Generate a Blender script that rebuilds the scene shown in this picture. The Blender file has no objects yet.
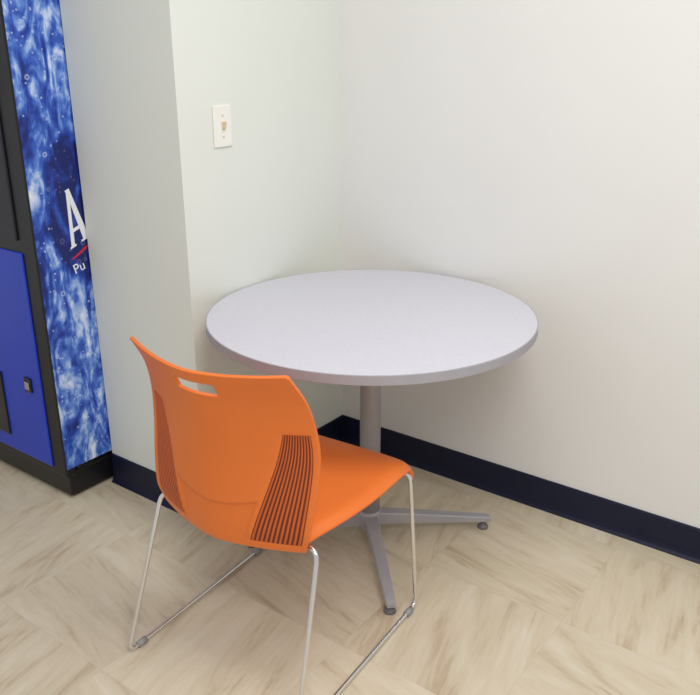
import bpy, bmesh, math, random
from mathutils import Vector, Matrix
random.seed(7)
SC = bpy.context.scene
COL = SC.collection
PI = math.pi
try:
    SC.view_settings.view_transform = 'Standard'
    SC.view_settings.look = 'None'
except Exception:
    pass

# ------------------------------------------------------------------ helpers
def srgb(r, g, b):
    def f(c):
        c /= 255.0
        return c/12.92 if c <= 0.04045 else ((c+0.055)/1.055)**2.4
    return (f(r), f(g), f(b), 1.0)

def new_mat(name):
    m = bpy.data.materials.new(name)
    m.use_nodes = True
    nt = m.node_tree
    return m, nt, nt.nodes['Principled BSDF']

def mat(name, col, rough=0.5, metal=0.0, noise=0.06, scale=30.0, bump=0.0, spec=0.5, bscale=None):
    """plain procedural material: base colour with faint noise variation and optional bump"""
    m, nt, b = new_mat(name)
    tc = nt.nodes.new('ShaderNodeTexCoord')
    n = nt.nodes.new('ShaderNodeTexNoise')
    n.inputs['Scale'].default_value = scale
    n.inputs['Detail'].default_value = 4
    nt.links.new(tc.outputs['Object'], n.inputs['Vector'])
    r = nt.nodes.new('ShaderNodeValToRGB')
    r.color_ramp.elements[0].position = 0.3
    r.color_ramp.elements[1].position = 0.7
    r.color_ramp.elements[0].color = tuple(c*(1-noise) for c in col[:3]) + (1,)
    r.color_ramp.elements[1].color = tuple(min(1, c*(1+noise)) for c in col[:3]) + (1,)
    nt.links.new(n.outputs['Fac'], r.inputs['Fac'])
    nt.links.new(r.outputs['Color'], b.inputs['Base Color'])
    b.inputs['Roughness'].default_value = rough
    b.inputs['Metallic'].default_value = metal
    b.inputs['Specular IOR Level'].default_value = spec
    if bump:
        n2 = nt.nodes.new('ShaderNodeTexNoise')
        n2.inputs['Scale'].default_value = bscale or scale*6
        n2.inputs['Detail'].default_value = 3
        nt.links.new(tc.outputs['Object'], n2.inputs['Vector'])
        bp = nt.nodes.new('ShaderNodeBump')
        bp.inputs['Strength'].default_value = bump
        bp.inputs['Distance'].default_value = 0.002
        nt.links.new(n2.outputs['Fac'], bp.inputs['Height'])
        nt.links.new(bp.outputs['Normal'], b.inputs['Normal'])
    return m

def obj(name, bm, mats, parent=None, smooth=False, loc=None, label=None):
    me = bpy.data.meshes.new(name)
    bmesh.ops.recalc_face_normals(bm, faces=bm.faces[:])
    bm.to_mesh(me); bm.free()
    if not isinstance(mats, (list, tuple)): mats = [mats]
    for m in mats: me.materials.append(m)
    if smooth:
        for p in me.polygons: p.use_smooth = True
    o = bpy.data.objects.new(name, me)
    COL.objects.link(o)
    if parent: o.parent = parent
    if loc: o.location = loc
    if label: o['label'] = label
    return o

def thing(name, label, cat, loc=(0, 0, 0), rz=0.0):
    o = bpy.data.objects.new(name, None)
    o.empty_display_size = 0.1
    COL.objects.link(o)
    o.location = loc; o.rotation_euler = (0, 0, rz)
    o['label'] = label; o['category'] = cat
    return o

def struct(name, bm, m):
    o = obj(name, bm, m)
    o['kind'] = 'structure'
    return o

def add_box(bm, lo, hi, bevel=0.0, seg=2, mi=0):
    vs = [bm.verts.new((x, y, z)) for x in (lo[0], hi[0]) for y in (lo[1], hi[1]) for z in (lo[2], hi[2])]
    idx = [(0,1,3,2), (4,6,7,5), (0,4,5,1), (2,3,7,6), (0,2,6,4), (1,5,7,3)]
    fs = [bm.faces.new([vs[i] for i in f]) for f in idx]
    for f in fs: f.material_index = mi
    if bevel:
        es = list({e for f in fs for e in f.edges})
        bmesh.ops.bevel(bm, geom=es, offset=bevel, segments=seg, profile=0.5, affect='EDGES')
    return bm

def box(lo, hi, bevel=0.0, seg=2):
    return add_box(bmesh.new(), lo, hi, bevel, seg)

def add_lathe(bm, prof, n=48, center=(0, 0, 0)):
    rings = []
    for r, z in prof:
        if r < 1e-6:
            rings.append([bm.verts.new((center[0], center[1], center[2]+z))])
        else:
            rings.append([bm.verts.new((center[0]+r*math.cos(2*PI*i/n), center[1]+r*math.sin(2*PI*i/n), center[2]+z)) for i in range(n)])
    for a, b in zip(rings[:-1], rings[1:]):
        for i in range(n):
            j = (i+1) % n
            if len(a) == 1 and len(b) == 1: continue
            if len(a) == 1: bm.faces.new((a[0], b[j], b[i]))
            elif len(b) == 1: bm.faces.new((a[i], a[j], b[0]))
            else: bm.faces.new((a[i], a[j], b[j], b[i]))
    return bm

def fillet(pts, rad, n=7):
    pts = [Vector(p) for p in pts]
    out = [pts[0]]
    for i in range(1, len(pts)-1):
        p = pts[i]
        a = pts[i-1]-p; b = pts[i+1]-p
        d = min(rad, a.length*0.45, b.length*0.45)
        A = p + a.normalized()*d; B = p + b.normalized()*d
        for k in range(n+1):
            t = k/n
            out.append(A*(1-t)**2 + p*2*t*(1-t) + B*t*t)
    out.append(pts[-1])
    return out

def add_tube(bm, pts, r, n=14):
    pts = [Vector(p) for p in pts]
    T = []
    for i in range(len(pts)):
        a = pts[max(0, i-1)]; b = pts[min(len(pts)-1, i+1)]
        T.append((b-a).normalized())
    up = Vector((0, 0, 1)) if abs(T[0].z) < 0.9 else Vector((1, 0, 0))
    N = (up - T[0]*up.dot(T[0])).normalized()
    rings = []
    for i, p in enumerate(pts):
        N = (N - T[i]*N.dot(T[i])).normalized()
        B = T[i].cross(N)
        rings.append([bm.verts.new(p + N*r*math.cos(2*PI*k/n) + B*r*math.sin(2*PI*k/n)) for k in range(n)])
    for a, b in zip(rings[:-1], rings[1:]):
        for k in range(n):
            j = (k+1) % n
            bm.faces.new((a[k], a[j], b[j], b[k]))
    bm.faces.new(rings[0]); bm.faces.new(rings[-1][::-1])
    return bm

def interp(tab, x):
    """smooth (Catmull-Rom / Hermite) interpolation of a table"""
    n = len(tab)
    if x <= tab[0][0]: return tab[0][1]
    if x >= tab[-1][0]: return tab[-1][1]
    def slope(i):
        if i == 0: return (tab[1][1]-tab[0][1])/(tab[1][0]-tab[0][0])
        if i == n-1: return (tab[-1][1]-tab[-2][1])/(tab[-1][0]-tab[-2][0])
        return (tab[i+1][1]-tab[i-1][1])/(tab[i+1][0]-tab[i-1][0])
    for i in range(n-1):
        x0, y0 = tab[i]; x1, y1 = tab[i+1]
        if x <= x1:
            h = x1-x0; t = (x-x0)/h
            m0 = slope(i)*h; m1 = slope(i+1)*h
            return (2*t**3-3*t*t+1)*y0 + (t**3-2*t*t+t)*m0 + (-2*t**3+3*t*t)*y1 + (t**3-t*t)*m1

def sstep(a, b, x):
    t = max(0.0, min(1.0, (x-a)/(b-a)))
    return t*t*(3-2*t)

# ------------------------------------------------------------------ materials
M_wall_r = mat('wall_paint_warm_lit', srgb(229, 228, 225), 0.75, noise=0.012, scale=3, bump=0.12, bscale=160, spec=0.25)  # same paint on both walls; warmer light on this one put into the colour
M_wall_l = mat('wall_paint_cool_lit', srgb(226, 229, 221), 0.75, noise=0.012, scale=3, bump=0.12, bscale=160, spec=0.25)  # greenish cast of the mixed light on this wall, painted into its colour
M_base = mat('navy_vinyl', srgb(15, 21, 48), 0.5, noise=0.1, scale=12, spec=0.35)
M_top = mat('laminate_lavender_grey', srgb(204, 202, 211), 0.36, noise=0.05, scale=210, spec=0.5)
M_rim = mat('grey_edge_band', srgb(168, 165, 171), 0.55, noise=0.03, spec=0.3)
M_pole = mat('grey_painted_metal', srgb(170, 168, 172), 0.38, metal=0.25, noise=0.04)
M_dark_glide = mat('grey_plastic', srgb(110, 106, 110), 0.5)
M_orange = mat('orange_plastic', srgb(230, 119, 48), 0.40, noise=0.02, scale=9, bump=0.08, bscale=500, spec=0.4)
M_orange_dark = mat('orange_shadow_gap', srgb(104, 40, 12), 0.7, noise=0.05)
M_orange_rib = mat('orange_rib', srgb(200, 93, 35), 0.5, noise=0.03)
M_chrome = mat('chrome', (0.78, 0.78, 0.80, 1), 0.10, metal=1.0, noise=0.02)
M_clear = mat('glide_plastic', srgb(150, 150, 150), 0.35)
M_black = mat('black_metal', srgb(13, 14, 20), 0.38, noise=0.1)
M_black_gloss = mat('black_gloss', srgb(8, 9, 14), 0.15)
M_charcoal = mat('charcoal_plastic', srgb(30, 32, 42), 0.45)
M_blue = mat('blue_panel', srgb(24, 60, 192), 0.35, noise=0.06, scale=4)
M_steel = mat('brushed_steel', (0.5, 0.5, 0.52, 1), 0.35, metal=1.0)
M_ivory = mat('ivory_plastic', srgb(240, 238, 230), 0.35, noise=0.01)
M_ivory2 = mat('almond_plastic', srgb(218, 200, 165), 0.4, noise=0.01)
M_white = mat('white_print', srgb(238, 242, 248), 0.4, noise=0.01)
M_red = mat('red_print', srgb(205, 35, 48), 0.4, noise=0.01)

def floor_material():
    m, nt, b = new_mat('streaked_vinyl_tile')
    L = nt.links.new
    def math_(op, a, c=None):
        n = nt.nodes.new('ShaderNodeMath'); n.operation = op
        for i, v in enumerate((a, c)):
            if v is None: continue
            if isinstance(v, (int, float)): n.inputs[i].default_value = v
            else: L(v, n.inputs[i])
        return n.outputs[0]
    tc = nt.nodes.new('ShaderNodeTexCoord')
    sp = nt.nodes.new('ShaderNodeSeparateXYZ'); L(tc.outputs['Object'], sp.inputs[0])
    S = 0.43
    xs = math_('DIVIDE', math_('ADD', sp.outputs[0], 0.16), S); ys = math_('DIVIDE', math_('ADD', sp.outputs[1], 0.51), S)
    fx = math_('FLOOR', xs); fy = math_('FLOOR', ys)
    par = math_('ABSOLUTE', math_('MODULO', math_('ADD', fx, fy), 2.0))
    idv = nt.nodes.new('ShaderNodeCombineXYZ'); L(fx, idv.inputs[0]); L(fy, idv.inputs[1])
    wn = nt.nodes.new('ShaderNodeTexWhiteNoise'); wn.noise_dimensions = '3D'; L(idv.outputs[0], wn.inputs['Vector'])
    a = nt.nodes.new('ShaderNodeCombineXYZ'); L(sp.outputs[0], a.inputs[0]); L(sp.outputs[1], a.inputs[1])
    c = nt.nodes.new('ShaderNodeCombineXYZ'); L(sp.outputs[1], c.inputs[0]); L(sp.outputs[0], c.inputs[1])
    mx = nt.nodes.new('ShaderNodeMix'); mx.data_type = 'VECTOR'
    L(par, mx.inputs[0]); L(a.outputs[0], mx.inputs[4]); L(c.outputs[0], mx.inputs[5])
    off = nt.nodes.new('ShaderNodeVectorMath'); off.operation = 'SCALE'; L(wn.outputs['Color'], off.inputs[0]); off.inputs['Scale'].default_value = 40.0
    def streak(sx, sy, detail, dist, rough=0.55):
        rt = nt.nodes.new('ShaderNodeVectorRotate'); rt.rotation_type = 'Z_AXIS'; rt.inputs['Angle'].default_value = math.radians(12)
        L(mx.outputs[1], rt.inputs['Vector'])
        sc = nt.nodes.new('ShaderNodeVectorMath'); sc.operation = 'MULTIPLY'
        L(rt.outputs[0], sc.inputs[0]); sc.inputs[1].default_value = (sx, sy, 1.0)
        ad = nt.nodes.new('ShaderNodeVectorMath'); ad.operation = 'ADD'; L(sc.outputs[0], ad.inputs[0]); L(off.outputs[0], ad.inputs[1])
        n = nt.nodes.new('ShaderNodeTexNoise'); n.inputs['Scale'].default_value = 1.0; n.inputs['Detail'].default_value = detail
        n.inputs['Roughness'].default_value = rough; n.inputs['Distortion'].default_value = dist
        L(ad.outputs[0], n.inputs['Vector'])
        return n.outputs['Fac']
    n1 = streak(2.4, 11.0, 7, 1.1, 0.64)
    n2 = streak(4.4, 36.0, 5, 0.9, 0.64)
    nn = math_('ADD', math_('MULTIPLY', n1, 0.64), math_('MULTIPLY', n2, 0.36))
    r = nt.nodes.new('ShaderNodeValToRGB')
    e = r.color_ramp.elements
    e[0].position = 0.27; e[0].color = srgb(173, 152, 125)
    e[1].position = 0.70; e[1].color = srgb(225, 215, 197)
    k = e.new(0.39); k.color = srgb(196, 178, 151)
    k = e.new(0.46); k.color = srgb(209, 195, 169)
    k = e.new(0.56); k.color = srgb(216, 203, 179)
    L(nn, r.inputs['Fac'])
    tb = math_('ADD', math_('MULTIPLY', wn.outputs['Value'], 0.07), 0.94)
    def seam(v):
        f = math_('FRACT', v)
        d = math_('MINIMUM', f, math_('SUBTRACT', 1.0, f))
        return math_('LESS_THAN', d, 0.003)
    sm = math_('MAXIMUM', seam(xs), seam(ys))
    tb2 = math_('MULTIPLY', tb, math_('SUBTRACT', 1.0, math_('MULTIPLY', sm, 0.06)))
    vm = nt.nodes.new('ShaderNodeVectorMath'); vm.operation = 'SCALE'
    L(r.outputs['Color'], vm.inputs[0]); L(tb2, vm.inputs['Scale'])
    L(vm.outputs[0], b.inputs['Base Color'])
    b.inputs['Roughness'].default_value = 0.32
    b.inputs['Specular IOR Level'].default_value = 0.4
    return m
M_floor = floor_material()

def splash_material():
    m, nt, b = new_mat('water_splash_print')
    L = nt.links.new
    def math_(op, a, c=None, clamp=False):
        n = nt.nodes.new('ShaderNodeMath'); n.operation = op; n.use_clamp = clamp
        for i, v in enumerate((a, c)):
            if v is None: continue
            if isinstance(v, (int, float)): n.inputs[i].default_value = v
            else: L(v, n.inputs[i])
        return n.outputs[0]
    tc = nt.nodes.new('ShaderNodeTexCoord')
    sp = nt.nodes.new('ShaderNodeSeparateXYZ'); L(tc.outputs['Object'], sp.inputs[0])
    def noise(rot, scale3, scale, detail, rough, dist, out='Fac'):
        mp = nt.nodes.new('ShaderNodeMapping'); mp.inputs['Rotation'].default_value = (math.radians(rot), 0, 0); mp.inputs['Scale'].default_value = scale3
        L(tc.outputs['Object'], mp.inputs['Vector'])
        n = nt.nodes.new('ShaderNodeTexNoise'); n.inputs['Scale'].default_value = scale; n.inputs['Detail'].default_value = detail
        n.inputs['Roughness'].default_value = rough; n.inputs['Distortion'].default_value = dist
        L(mp.outputs[0], n.inputs['Vector'])
        return n.outputs[out]
    nA = noise(32, (0, 2.3, 0.75), 6.0, 5, 0.56, 1.3)      # smooth streaks of thrown water
    nB = noise(-20, (0, 1.3, 1.0), 22.0, 4, 0.55, 0.6)     # small broken highlights
    zr = nt.nodes.new('ShaderNodeMapRange'); zr.inputs['From Min'].default_value = 0.0; zr.inputs['From Max'].default_value = 2.0
    L(sp.outputs[2], zr.inputs['Value'])
    g = nt.nodes.new('ShaderNodeValToRGB')     # how much foam at each height
    e = g.color_ramp.elements
    e[0].position = 0.05; e[0].color = (0.52,)*3 + (1,)
    e[1].position = 1.0; e[1].color = (0.42,)*3 + (1,)
    for p, v in ((0.14, 0.56), (0.24, 0.60), (0.32, 0.57), (0.38, 0.51), (0.43, 0.44), (0.56, 0.42), (0.61, 0.50), (0.67, 0.57), (0.75, 0.56), (0.83, 0.47)):
        k = e.new(p); k.color = (v,)*3 + (1,)
    L(zr.outputs[0], g.inputs['Fac'])
    s = math_('ADD', math_('MULTIPLY', math_('SUBTRACT', nA, 0.5), 1.7), g.outputs['Color'])
    s = math_('ADD', s, math_('MULTIPLY', math_('SUBTRACT', nB, 0.5), 0.7))
    dy = math_('DIVIDE', math_('SUBTRACT', sp.outputs[1], 0.18), 0.118)
    dz = math_('DIVIDE', math_('SUBTRACT', sp.outputs[2], 0.985), 0.235)
    d = math_('SQRT', math_('ADD', math_('MULTIPLY', dy, dy), math_('MULTIPLY', dz, dz)))
    blob = math_('MULTIPLY', math_('SUBTRACT', 1.10, d), 7.0, True)
    s = math_('SUBTRACT', s, math_('MULTIPLY', blob, 0.28))
    r = nt.nodes.new('ShaderNodeValToRGB')
    e = r.color_ramp.elements
    e[0].position = 0.18; e[0].color = srgb(18, 32, 104)
    e[1].position = 0.92; e[1].color = srgb(234, 240, 252)
    for p, c in ((0.36, (30, 60, 158)), (0.50, (58, 98, 196)), (0.60, (104, 144, 220)), (0.69, (160, 186, 236)), (0.78, (204, 217, 247))):
        k = e.new(p); k.color = srgb(*c)
    L(s, r.inputs['Fac'])
    col = r.outputs['Color']
    fl = nt.nodes.new('ShaderNodeMapping'); fl.inputs['Scale'].default_value = (0.0, 1, 1); L(tc.outputs['Object'], fl.inputs['Vector'])
    for scale, thr, pick, ring in ((40, 0.40, 0.80, 1), (90, 0.38, 0.72, 0)):
        v = nt.nodes.new('ShaderNodeTexVoronoi'); v.inputs['Scale'].default_value = scale; v.voronoi_dimensions = '3D'
        L(fl.outputs[0], v.inputs['Vector'])
        sx = nt.nodes.new('ShaderNodeSeparateColor'); L(v.outputs['Color'], sx.inputs[0])
        rad = math_('MULTIPLY', sx.outputs[0], thr)
        q = math_('DIVIDE', v.outputs['Distance'], rad)
        if ring: shape = math_('SUBTRACT', 1.0, math_('MULTIPLY', math_('ABSOLUTE', math_('SUBTRACT', q, 0.7)), 2.6), True)
        else: shape = math_('MULTIPLY', math_('SUBTRACT', 1.0, q), 2.5, True)
        on = math_('GREATER_THAN', sx.outputs[1], pick)
        fac = math_('MULTIPLY', math_('MULTIPLY', math_('MULTIPLY', shape, on), 0.55), math_('SUBTRACT', 1.0, math_('MULTIPLY', blob, 0.8)))
        mxc = nt.nodes.new('ShaderNodeMix'); mxc.data_type = 'RGBA'
        L(fac, mxc.inputs[0]); L(col, mxc.inputs[6]); mxc.inputs[7].default_value = srgb(215, 228, 250)
        col = mxc.outputs[2]
    L(col, b.inputs['Base Color'])
    b.inputs['Roughness'].default_value = 0.35
    return m
M_splash = splash_material()

# ------------------------------------------------------------------ setting
PX, PY = -0.468, -0.738         # the wall bump-out beside the table
struct('floor', box((-2.2, -3.4, -0.06), (3.4, 0.12, 0.0)), M_floor)
struct('wall_right', box((-2.2, 0.0, 0.0), (3.4, 0.12, 2.75)), M_wall_r)
struct('wall_left', box((PX, PY, 0.0), (0.0, 0.0, 2.75)), M_wall_l)

BH, BT = 0.110, 0.006
def base_strip(path):
    """cove base: vertical strip with a small curved toe following a floor path (room on the right-hand side)"""
    bm = bmesh.new()
    prof = [(0.0, BH), (BT*0.6, BH), (BT, BH-0.004), (BT, 0.022), (BT+0.003, 0.010), (BT+0.010, 0.002), (BT+0.011, 0.0), (0.0, 0.0)]
    pts = [Vector((p[0], p[1], 0)) for p in path]
    rings = []
    for i, p in enumerate(pts):
        ns = []
        if i > 0:
            d = (p-pts[i-1]).normalized(); ns.append(Vector((d.y, -d.x, 0)))
        if i < len(pts)-1:
            d = (pts[i+1]-p).normalized(); ns.append(Vector((d.y, -d.x, 0)))
        if len(ns) == 2:
            nn = (ns[0]+ns[1]); nn = nn/(nn.dot(ns[0]))
        else: nn = ns[0]
        rings.append([bm.verts.new(p + nn*a + Vector((0, 0, z))) for a, z in prof])
    for a, b in zip(rings[:-1], rings[1:]):
        for k in range(len(prof)):
            j = (k+1) % len(prof)
            bm.faces.new((a[k], a[j], b[j], b[k]))
    bm.faces.new(rings[0]); bm.faces.new(rings[-1][::-1])
    return bm
struct('baseboard_left', base_strip([(PX, PY), (0.0, PY), (0.0, -0.0055)]), M_base)
struct('baseboard_right', base_strip([(0.0, 0.0), (3.4, 0.0)]), M_base)

# ------------------------------------------------------------------ light switch
sw = thing('light_switch', 'ivory toggle light switch on the white wall above the table', 'light switch', (0.0, -0.572, 1.25))
obj('switch_plate', box((0, -0.036, -0.059), (0.006, 0.036, 0.059), 0.003, 3), M_ivory, sw)
obj('toggle_collar', box((0.006, -0.0085, -0.0165), (0.0072, 0.0085, 0.0165), 0.0004, 1), M_ivory, sw)
bm = bmesh.new()
tv = [(0.0072, -0.0055, -0.0125), (0.0072, 0.0055, -0.0125), (0.0072, 0.0055, 0.0125), (0.0072, -0.0055, 0.0125),
      (0.013, -0.0052, -0.004), (0.013, 0.0052, -0.004), (0.0165, 0.0052, 0.013), (0.0165, -0.0052, 0.013)]
vs = [bm.verts.new(p) for p in tv]
for f in ((0,1,2,3), (4,7,6,5), (0,4,5,1), (1,5,6,2), (2,6,7,3), (3,7,4,0)): bm.faces.new([vs[i] for i in f])
bmesh.ops.bevel(bm, geom=bm.edges[:], offset=0.0005, segments=2, affect='EDGES')
obj('toggle', bm, M_ivory2, sw)
for z in (-0.030, 0.030):
    bm = bmesh.new()
    add_lathe(bm, [(0, 0.0), (0.0035, 0.0), (0.003, 0.0012), (0, 0.0016)], 16)
    bmesh.ops.rotate(bm, verts=bm.verts[:], cent=(0, 0, 0), matrix=Matrix.Rotation(PI/2, 3, 'Y'))
    bmesh.ops.translate(bm, verts=bm.verts[:], vec=(0.006, 0, z))
    obj('screw', bm, M_ivory2, sw, True)

# ------------------------------------------------------------------ round table
TR, TZ = 0.470, 0.750
tb = thing('round_table', 'round table with pale grey laminate top on a four-footed pedestal', 'table', (0.472, -0.484, 0))
bm = bmesh.new()
add_lathe(bm, [(0, TZ-0.023), (TR-0.010, TZ-0.023), (TR-0.010, TZ-0.004), (TR-0.002, TZ-0.001), (TR-0.002, TZ), (0, TZ)], 160)
top = obj('tabletop', bm, M_top, tb)
bm = bmesh.new()
add_lathe(bm, [(TR-0.0105, TZ-0.026), (TR-0.001, TZ-0.026), (TR, TZ-0.025), (TR, TZ-0.001), (TR-0.0007, TZ-0.0001), (TR-0.002, TZ+0.0001), (TR-0.0105, TZ-0.0005), (TR-0.0105, TZ-0.026)], 160)
obj('edge_band', bm, M_rim, top)
bm = bmesh.new()
add_box(bm, (-0.16, -0.025, TZ-0.045), (0.16, 0.025, TZ-0.0235), 0.003)
add_box(bm, (-0.025, -0.16, TZ-0.046), (0.025, 0.16, TZ-0.0238), 0.003)
obj('mounting_bracket', bm, M_pole, tb)
bm = bmesh.new()
add_lathe(bm, [(0, 0.05), (0.0315, 0.05), (0.0315, TZ-0.07), (0.042, TZ-0.05), (0.042, TZ-0.044), (0, TZ-0.044)], 40)
o = obj('pole', bm, M_pole, tb, True)
bm = bmesh.new()
add_lathe(bm, [(0, 0.042), (0.036, 0.042), (0.038, 0.046), (0.038, 0.092), (0.035, 0.099), (0.032, 0.102), (0, 0.102)], 40)
obj('hub', bm, M_pole, tb, True)
def foot_bm(a):
    bm = bmesh.new()
    secs = [(0.026, 0.054, 0.094, 0.021), (0.10, 0.050, 0.085, 0.019), (0.22, 0.041, 0.068, 0.017), (0.33, 0.032, 0.052, 0.0150), (0.380, 0.028, 0.045, 0.0140), (0.394, 0.029, 0.041, 0.012)]
    rings = []
    for d, z0, z1, w in secs:
        c = min(0.003, (z1-z0)*0.3)
        ring = [(-w, z0), (w, z0), (w, z1-c), (w-c, z1), (-w+c, z1), (-w, z1-c)]
        rings.append([bm.verts.new((d*math.cos(a)-q*math.sin(a), d*math.sin(a)+q*math.cos(a), z)) for q, z in ring])
    for r0, r1 in zip(rings[:-1], rings[1:]):
        for k in range(6):
            j = (k+1) % 6
            bm.faces.new((r0[k], r0[j], r1[j], r1[k]))
    bm.faces.new(rings[0]); bm.faces.new(rings[-1][::-1])
    return bm
for k in range(4):
    a = PI/4 + k*PI/2 - math.radians(1)
    f = obj('foot', foot_bm(a), M_pole, tb)
    bm = bmesh.new()
    add_lathe(bm, [(0, 0.0), (0.017, 0.0), (0.018, 0.004), (0.014, 0.011), (0.006, 0.014), (0.006, 0.031), (0, 0.031)], 24, (0.372*math.cos(a), 0.372*math.sin(a), 0))
    obj('glide', bm, M_dark_glide, f, True)

# ------------------------------------------------------------------ chair
ch = thing('stacking_chair', 'orange plastic chair with a chrome wire sled base pulled up to the table', 'chair', (0.530, -0.980, 0), math.radians(4))
ZB, ZT = 0.415, 0.862
HW = [(0, 0.212), (0.12, 0.230), (0.5, 0.244), (0.75, 0.235), (1, 0.220)]
YC = [(0, -0.228), (0.12, -0.240), (0.5, -0.232), (0.8, -0.250), (1, -0.286)]
DP = [(0, 0.062), (0.3, 0.074), (0.6, 0.085), (0.82, 0.079), (1, 0.062)]
EXPO = 1.6
VU0, VU1, VU2 = 0.43, 0.29, 0.945     # vent: inner u at bottom, growth to the top, outer u
VV0, VV1 = 0.045, 0.655
def vent_inner(v): return VU0 + VU1*(v-VV0)/(VV1-VV0)
def P0(u, v):
    x = u*interp(HW, v)
    au = abs(u)
    pw = au**EXPO if au > 0.08 else 0.08**EXPO*(0.2+0.8*(au/0.08)**2)
    y = interp(YC, v) + interp(DP, v)*pw
    z = ZB + (ZT-ZB)*v - 0.012*(1-u*u)*max(0, (v-0.6)/0.4)
    return Vector((x, y, z))
def N0(u, v):
    e = 0.01
    du = P0(min(1, u+e), v)-P0(max(-1, u-e), v); dv = P0(u, min(1, v+e))-P0(u, max(0, v-e))
    n = du.cross(dv).normalized()
    return -n if n.y > 0 else n        # points to the rear of the chair
REC = 0.0028
def relief(u, v):
    """rear relief: vents sunk in, lumbar panel proud of the lower edge band"""
    au = abs(u)
    vi = vent_inner(v)
    w = sstep(vi-0.02, vi, au)*(1-sstep(VU2, VU2+0.02, au))*sstep(VV0-0.015, VV0, v)*(1-sstep(VV1, VV1+0.015, v))
    d = -REC*w
    edge = 0.235 + 0.18*u*u
    d -= 0.0060*(1-sstep(edge-0.010, edge+0.006, v))*sstep(0.02, 0.10, v)*(1-sstep(vi-0.06, vi-0.03, au))
    return d
def S(u, v, off=0.0):
    return P0(u, v) + N0(u, v)*off
HU0, HU1, HV0, HV1 = -0.22, 0.26, 0.856, 0.934
ul = sorted(set([round(-1+i*0.02, 4) for i in range(101)] + [HU0, HU1, -0.985, 0.985]))
vl = sorted(set([round(i*0.00625, 5) for i in range(65)] + [round(0.4+i*0.0125, 4) for i in range(49)] + [HV0, HV1, 0.993]))
vl = [v for v in vl if v not in (0.8625, 0.85, 0.9375)]
def hole(u, v): return HU0 < u < HU1 and HV0 < v < HV1
bm = bmesh.new()
G = [[bm.verts.new(S(u, v, relief(u, v))) for u in ul] for v in vl]
for i in range(len(vl)-1):
    for j in range(len(ul)-1):
        if hole((ul[j]+ul[j+1])/2, (vl[i]+vl[i+1])/2): continue
        bm.faces.new((G[i][j], G[i][j+1], G[i+1][j+1], G[i+1][j]))
def nearest_v(v): return min(range(len(vl)), key=lambda i: abs(vl[i]-v))
def nearest_u(u): return min(range(len(ul)), key=lambda i: abs(ul[i]-u))
for hu, du in ((HU0, 0.006), (HU1, -0.006)):          # round the slot corners a little
    for vv, dv in ((HV0, 0.003), (HV1, -0.003)):
        G[nearest_v(vv)][nearest_u(hu)].co = S(hu+du, vv+dv)
for sg in (-1, 1):                                   # round the top corners
    G[-1][0 if sg < 0 else -1].co = S(sg*0.985, 0.990)
back = obj('backrest', bm, M_orange, ch, True)
md = back.modifiers.new('solid', 'SOLIDIFY'); md.thickness = 0.008; md.offset = 0
md = back.modifiers.new('bev', 'BEVEL'); md.width = 0.0015; md.segments = 2; md.limit_method = 'ANGLE'; md.angle_limit = math.radians(60)
# ribbed vents either side of the smooth panel
for sgn in (-1, 1):
    bm = bmesh.new()
    def V(t): return VV0 + 0.003 + (VV1-VV0-0.006)*t
    def U(s, t):
        return sgn*((vent_inner(V(t))+0.003)*(1-s) + (VU2-0.003)*s)
    NT = 30; NR = 11; NS = NR*2
    hb = 0.004-REC+0.0006
    base = [[bm.verts.new(S(U(s/NS, t/NT), V(t/NT), hb)) for s in range(NS+1)] for t in range(NT+1)]
    for a in range(NT):
        for c in range(NS):
            f = bm.faces.new((base[a][c], base[a][c+1], base[a+1][c+1], base[a+1][c])); f.material_index = 1
    for k in range(NR):
        s0 = (k+0.20)/NR; s1 = (k+0.78)/NR
        rows = []
        for t in range(NT+1):
            tt = t/NT
            h = hb+0.0008
            rows.append([bm.verts.new(S(U(s0, tt), V(tt), hb-0.0001)), bm.verts.new(S(U(s0+0.08/NR, tt), V(tt), h)),
                         bm.verts.new(S(U(s1-0.08/NR, tt), V(tt), h)), bm.verts.new(S(U(s1, tt), V(tt), hb-0.0001))])
        for a in range(NT):
            for c in range(3): bm.faces.new((rows[a][c], rows[a][c+1], rows[a+1][c+1], rows[a+1][c]))
        bm.faces.new(rows[0]); bm.faces.new(rows[-1][::-1])
    obj('vent', bm, [M_orange_rib, M_orange_dark], back, label='ribbed vent panel with dark gaps')
# seat
def seat_pt(u, w):
    """u across -1..1, w 0 (rear) .. 1 (front)"""
    hw = interp([(0, 0.212), (0.3, 0.242), (0.8, 0.262), (1, 0.254)], w)
    yr = -0.224 + 0.062*abs(u)**1.7
    yf = 0.282 - 0.022*abs(u)**3
    y = yr + (yf-yr)*w
    z = interp([(0, 0.438), (0.2, 0.446), (0.55, 0.452), (0.8, 0.464), (0.92, 0.458), (0.97, 0.444), (1, 0.420)], w)
    z += 0.012*abs(u)**2*(1-0.6*w)
    if abs(u) > 0.9: z -= 0.018*((abs(u)-0.9)/0.1)**1.5
    return Vector((u*hw, y, z))
uu = [0, 0.2, 0.4, 0.6, 0.75, 0.85, 0.92, 0.97, 1.0]; uu = [-x for x in uu[:0:-1]] + uu
ww = [0, 0.03, 0.1, 0.2, 0.32, 0.45, 0.58, 0.7, 0.8, 0.87, 0.92, 0.96, 0.985, 1.0]
bm = bmesh.new()
G = [[bm.verts.new(seat_pt(u, w)) for u in uu] for w in ww]
for i in range(len(ww)-1):
    for j in range(len(uu)-1):
        bm.faces.new((G[i][j], G[i][j+1], G[i+1][j+1], G[i+1][j]))
seat = obj('seat', bm, M_orange, ch, True)
md = seat.modifiers.new('solid', 'SOLIDIFY'); md.thickness = 0.012; md.offset = 0
md = seat.modifiers.new('sub', 'SUBSURF'); md.levels = 2; md.render_levels = 2
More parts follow.
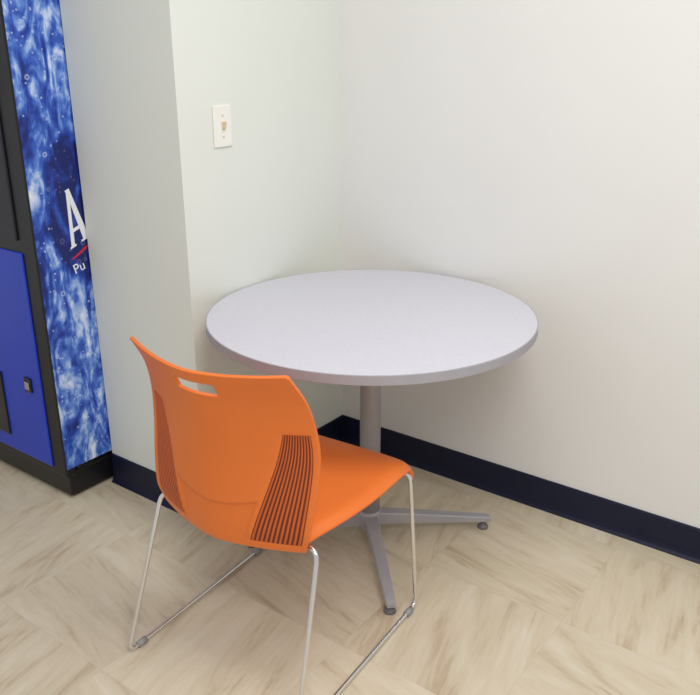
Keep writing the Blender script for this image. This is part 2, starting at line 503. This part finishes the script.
# chrome wire sled sides
RW = 0.0058
for sgn in (-1, 1):
    pts = [(sgn*0.13, -0.150, 0.424), (sgn*0.238, -0.158, 0.424), (sgn*0.266, -0.295, RW+0.004), (sgn*0.266, 0.270, RW+0.004), (sgn*0.252, 0.244, 0.434), (sgn*0.13, 0.215, 0.430)]
    bm = bmesh.new()
    add_tube(bm, fillet(pts, 0.03), RW)
    lg = obj('sled_leg', bm, M_chrome, ch, True, label='bent chrome wire sled leg')
    for yy in (-0.250, 0.230):
        bm = bmesh.new()
        add_tube(bm, [(sgn*0.266, yy-0.014, RW+0.0035), (sgn*0.266, yy+0.014, RW+0.0035)], RW+0.0032, 16)
        obj('glide', bm, M_clear, lg, True)
bm = bmesh.new()
for yy, zz in ((-0.150, 0.424), (0.215, 0.430)):
    add_tube(bm, [(-0.135, yy, zz), (0.135, yy, zz)], RW+0.0008)
for xx in (-0.12, 0.12):
    add_tube(bm, [(xx, -0.152, 0.424), (xx, 0.217, 0.430)], RW)
obj('under_frame', bm, M_chrome, ch, True)

# ------------------------------------------------------------------ vending machine
VX, VY = PX-0.008, -0.922        # front right corner
VW, VD, VH = 0.94, 0.86, 1.83
vm = thing('vending_machine', 'black and blue bottled water vending machine with water splash side beside the wall', 'vending machine', (VX, VY, 0))
# local: x from -VW to 0, y from 0 (front) to VD
obj('cabinet', box((-VW, 0.045, 0.10), (-0.004, VD, VH), 0.008), M_black, vm)
obj('door', box((-VW, 0.0, 0.085), (0.0, 0.043, VH), 0.008, 3), M_black, vm)
bm = bmesh.new()
add_box(bm, (-VW+0.01, 0.012, 0.012), (-0.006, VD-0.03, 0.10), 0.004)
obj('base', bm, M_black, vm)
for x in (-VW+0.08, -0.05):
    for y in (0.05, VD-0.09):
        bm = bmesh.new()
        add_lathe(bm, [(0, 0), (0.026, 0), (0.026, 0.008), (0.012, 0.011), (0.012, 0.016), (0, 0.016)], 20, (x, y, 0))
        obj('levelling_foot', bm, M_black, vm, True)
side = obj('side_panel', box((-0.0045, 0.004, 0.118), (0.0015, VD-0.01, VH-0.02), 0.001, 1), M_splash, vm, label='side panel printed with blue and white splashing water')
# print on the side panel: capital A, red swash, small words (x = out of panel, y = along panel)
def poly(bm, pts, x0=0.0015, x1=0.0024):
    a = [bm.verts.new((x0, y, z)) for y, z in pts]; b = [bm.verts.new((x1, y, z)) for y, z in pts]
    bm.faces.new(a); bm.faces.new(b[::-1])
    for i in range(len(pts)):
        j = (i+1) % len(pts)
        bm.faces.new((a[i], a[j], b[j], b[i]))
bm = bmesh.new()
AY, AZ = 0.127, 0.862
def A(p): return [(AY+y*0.9-z*0.13, AZ+z*0.94+y*0.34) for y, z in p]
poly(bm, A([(-0.004, 0), (0.021, 0), (0.021, 0.007), (0.0155, 0.007), (0.035, 0.140), (0.028, 0.176), (0.001, 0.007), (-0.004, 0.007)]))
poly(bm, A([(0.028, 0.176), (0.026, 0.186), (0.043, 0.186), (0.076, 0.007), (0.082, 0.007), (0.082, 0), (0.044, 0), (0.044, 0.007), (0.053, 0.007), (0.035, 0.140)]))
poly(bm, A([(0.021, 0.046), (0.0470, 0.046), (0.0450, 0.058), (0.0230, 0.058)]), 0.0015, 0.0023)
obj('letter', bm, M_white, side, label='large white capital A')
bm = bmesh.new()
sw_pts = []
for i in range(9):
    t = i/8; sw_pts.append((0.124+0.10*t, 0.826+0.055*t**1.2))
for i in range(8, -1, -1):
    t = i/8; sw_pts.append((0.124+0.10*t, 0.826+0.055*t**1.2 + 0.0075*math.sin(PI*min(1, t+0.15)*0.85)+0.001))
poly(bm, sw_pts)
obj('swash', bm, M_red, side, label='thin red swash under the letter')
cu = bpy.data.curves.new('small_words', 'FONT'); cu.body = 'Pu'; cu.size = 0.045; cu.extrude = 0.0004
tmp = bpy.data.objects.new('tmp_text', cu); COL.objects.link(tmp)
bpy.context.view_layer.update()
me = bpy.data.meshes.new_from_object(tmp.evaluated_get(bpy.context.evaluated_depsgraph_get()))
bpy.data.objects.remove(tmp)
me.materials.clear(); me.materials.append(M_white)
tx = bpy.data.objects.new('lettering', me); COL.objects.link(tx); tx.parent = side
tx.location = (0.0026, 0.127, 0.778)
tx.rotation_euler = (Matrix.Rotation(math.radians(15), 3, 'X') @ Matrix.Rotation(PI/2, 3, 'Z') @ Matrix.Rotation(PI/2, 3, 'X')).to_euler()
tx['label'] = 'small white letters Pu'
# front of the door
fp = obj('front_panel', box((-VW+0.03, -0.006, 0.112), (-0.072, 0.002, 0.862), 0.003), M_blue, vm, label='blue lower front panel')
bm = bmesh.new()
add_box(bm, (-0.74, -0.012, 0.17), (-0.30, -0.004, 0.41), 0.0035, 3)
obj('delivery_flap', bm, M_black_gloss, vm)
cr = obj('coin_return', box((-0.160, -0.012, 0.375), (-0.122, -0.005, 0.428), 0.003), M_black_gloss, vm)
obj('coin_flap', box((-0.154, -0.0145, 0.385), (-0.130, -0.0115, 0.412), 0.001, 1), M_steel, cr)
cp = obj('control_panel', box((-0.34, -0.008, 0.90), (-0.085, 0.002, 1.52), 0.004), M_charcoal, vm, label='dark control panel with rows of buttons')
for i in range(5):
    for j in range(2):
        z = 0.945 + i*0.052; x = -0.315 + j*0.075
        obj('button', box((x, -0.013, z), (x+0.06, -0.0075, z+0.036), 0.003), M_black_gloss, cp)
obj('bill_slot', box((-0.20, -0.020, 1.33), (-0.11, -0.0075, 1.43), 0.005), M_black_gloss, cp)
obj('coin_slot', box((-0.30, -0.012, 1.36), (-0.25, -0.0075, 1.42), 0.003), M_steel, cp)
obj('display_window', box((-VW+0.03, -0.006, 0.90), (-0.36, 0.002, 1.78), 0.003), M_black_gloss, vm)

# ------------------------------------------------------------------ light
w = bpy.data.worlds.new('World'); SC.world = w; w.use_nodes = True
bg = w.node_tree.nodes['Background']
bg.inputs[0].default_value = (0.985, 0.99, 1.0, 1); bg.inputs[1].default_value = 0.58
def area(name, loc, sx, sy, e, col=(1, 0.995, 0.985), rot=(0, 0, 0)):
    l = bpy.data.lights.new(name, 'AREA'); l.shape = 'RECTANGLE'; l.size = sx; l.size_y = sy; l.energy = e; l.color = col
    o = bpy.data.objects.new(name, l); COL.objects.link(o); o.location = loc; o.rotation_euler = rot
    return o
area('ceiling_fluorescent', (1.35, -1.2, 2.74), 1.2, 0.6, 25)
area('ceiling_fluorescent', (2.5, -2.5, 2.74), 1.2, 0.6, 38)

# ------------------------------------------------------------------ camera
cd = bpy.data.cameras.new('Camera'); cam = bpy.data.objects.new('Camera', cd); COL.objects.link(cam)
cd.sensor_fit = 'HORIZONTAL'; cd.sensor_width = 36.0; cd.lens = 820/700*36.0
cd.clip_start = 0.05
cam.location = (1.756, -2.318, 1.489)
R = Matrix.Rotation(math.radians(36.56), 3, 'Z') @ Matrix.Rotation(math.radians(90-20.7), 3, 'X') @ Matrix.Rotation(math.radians(-0.1), 3, 'Z')
cam.rotation_euler = R.to_euler()
SC.camera = cam
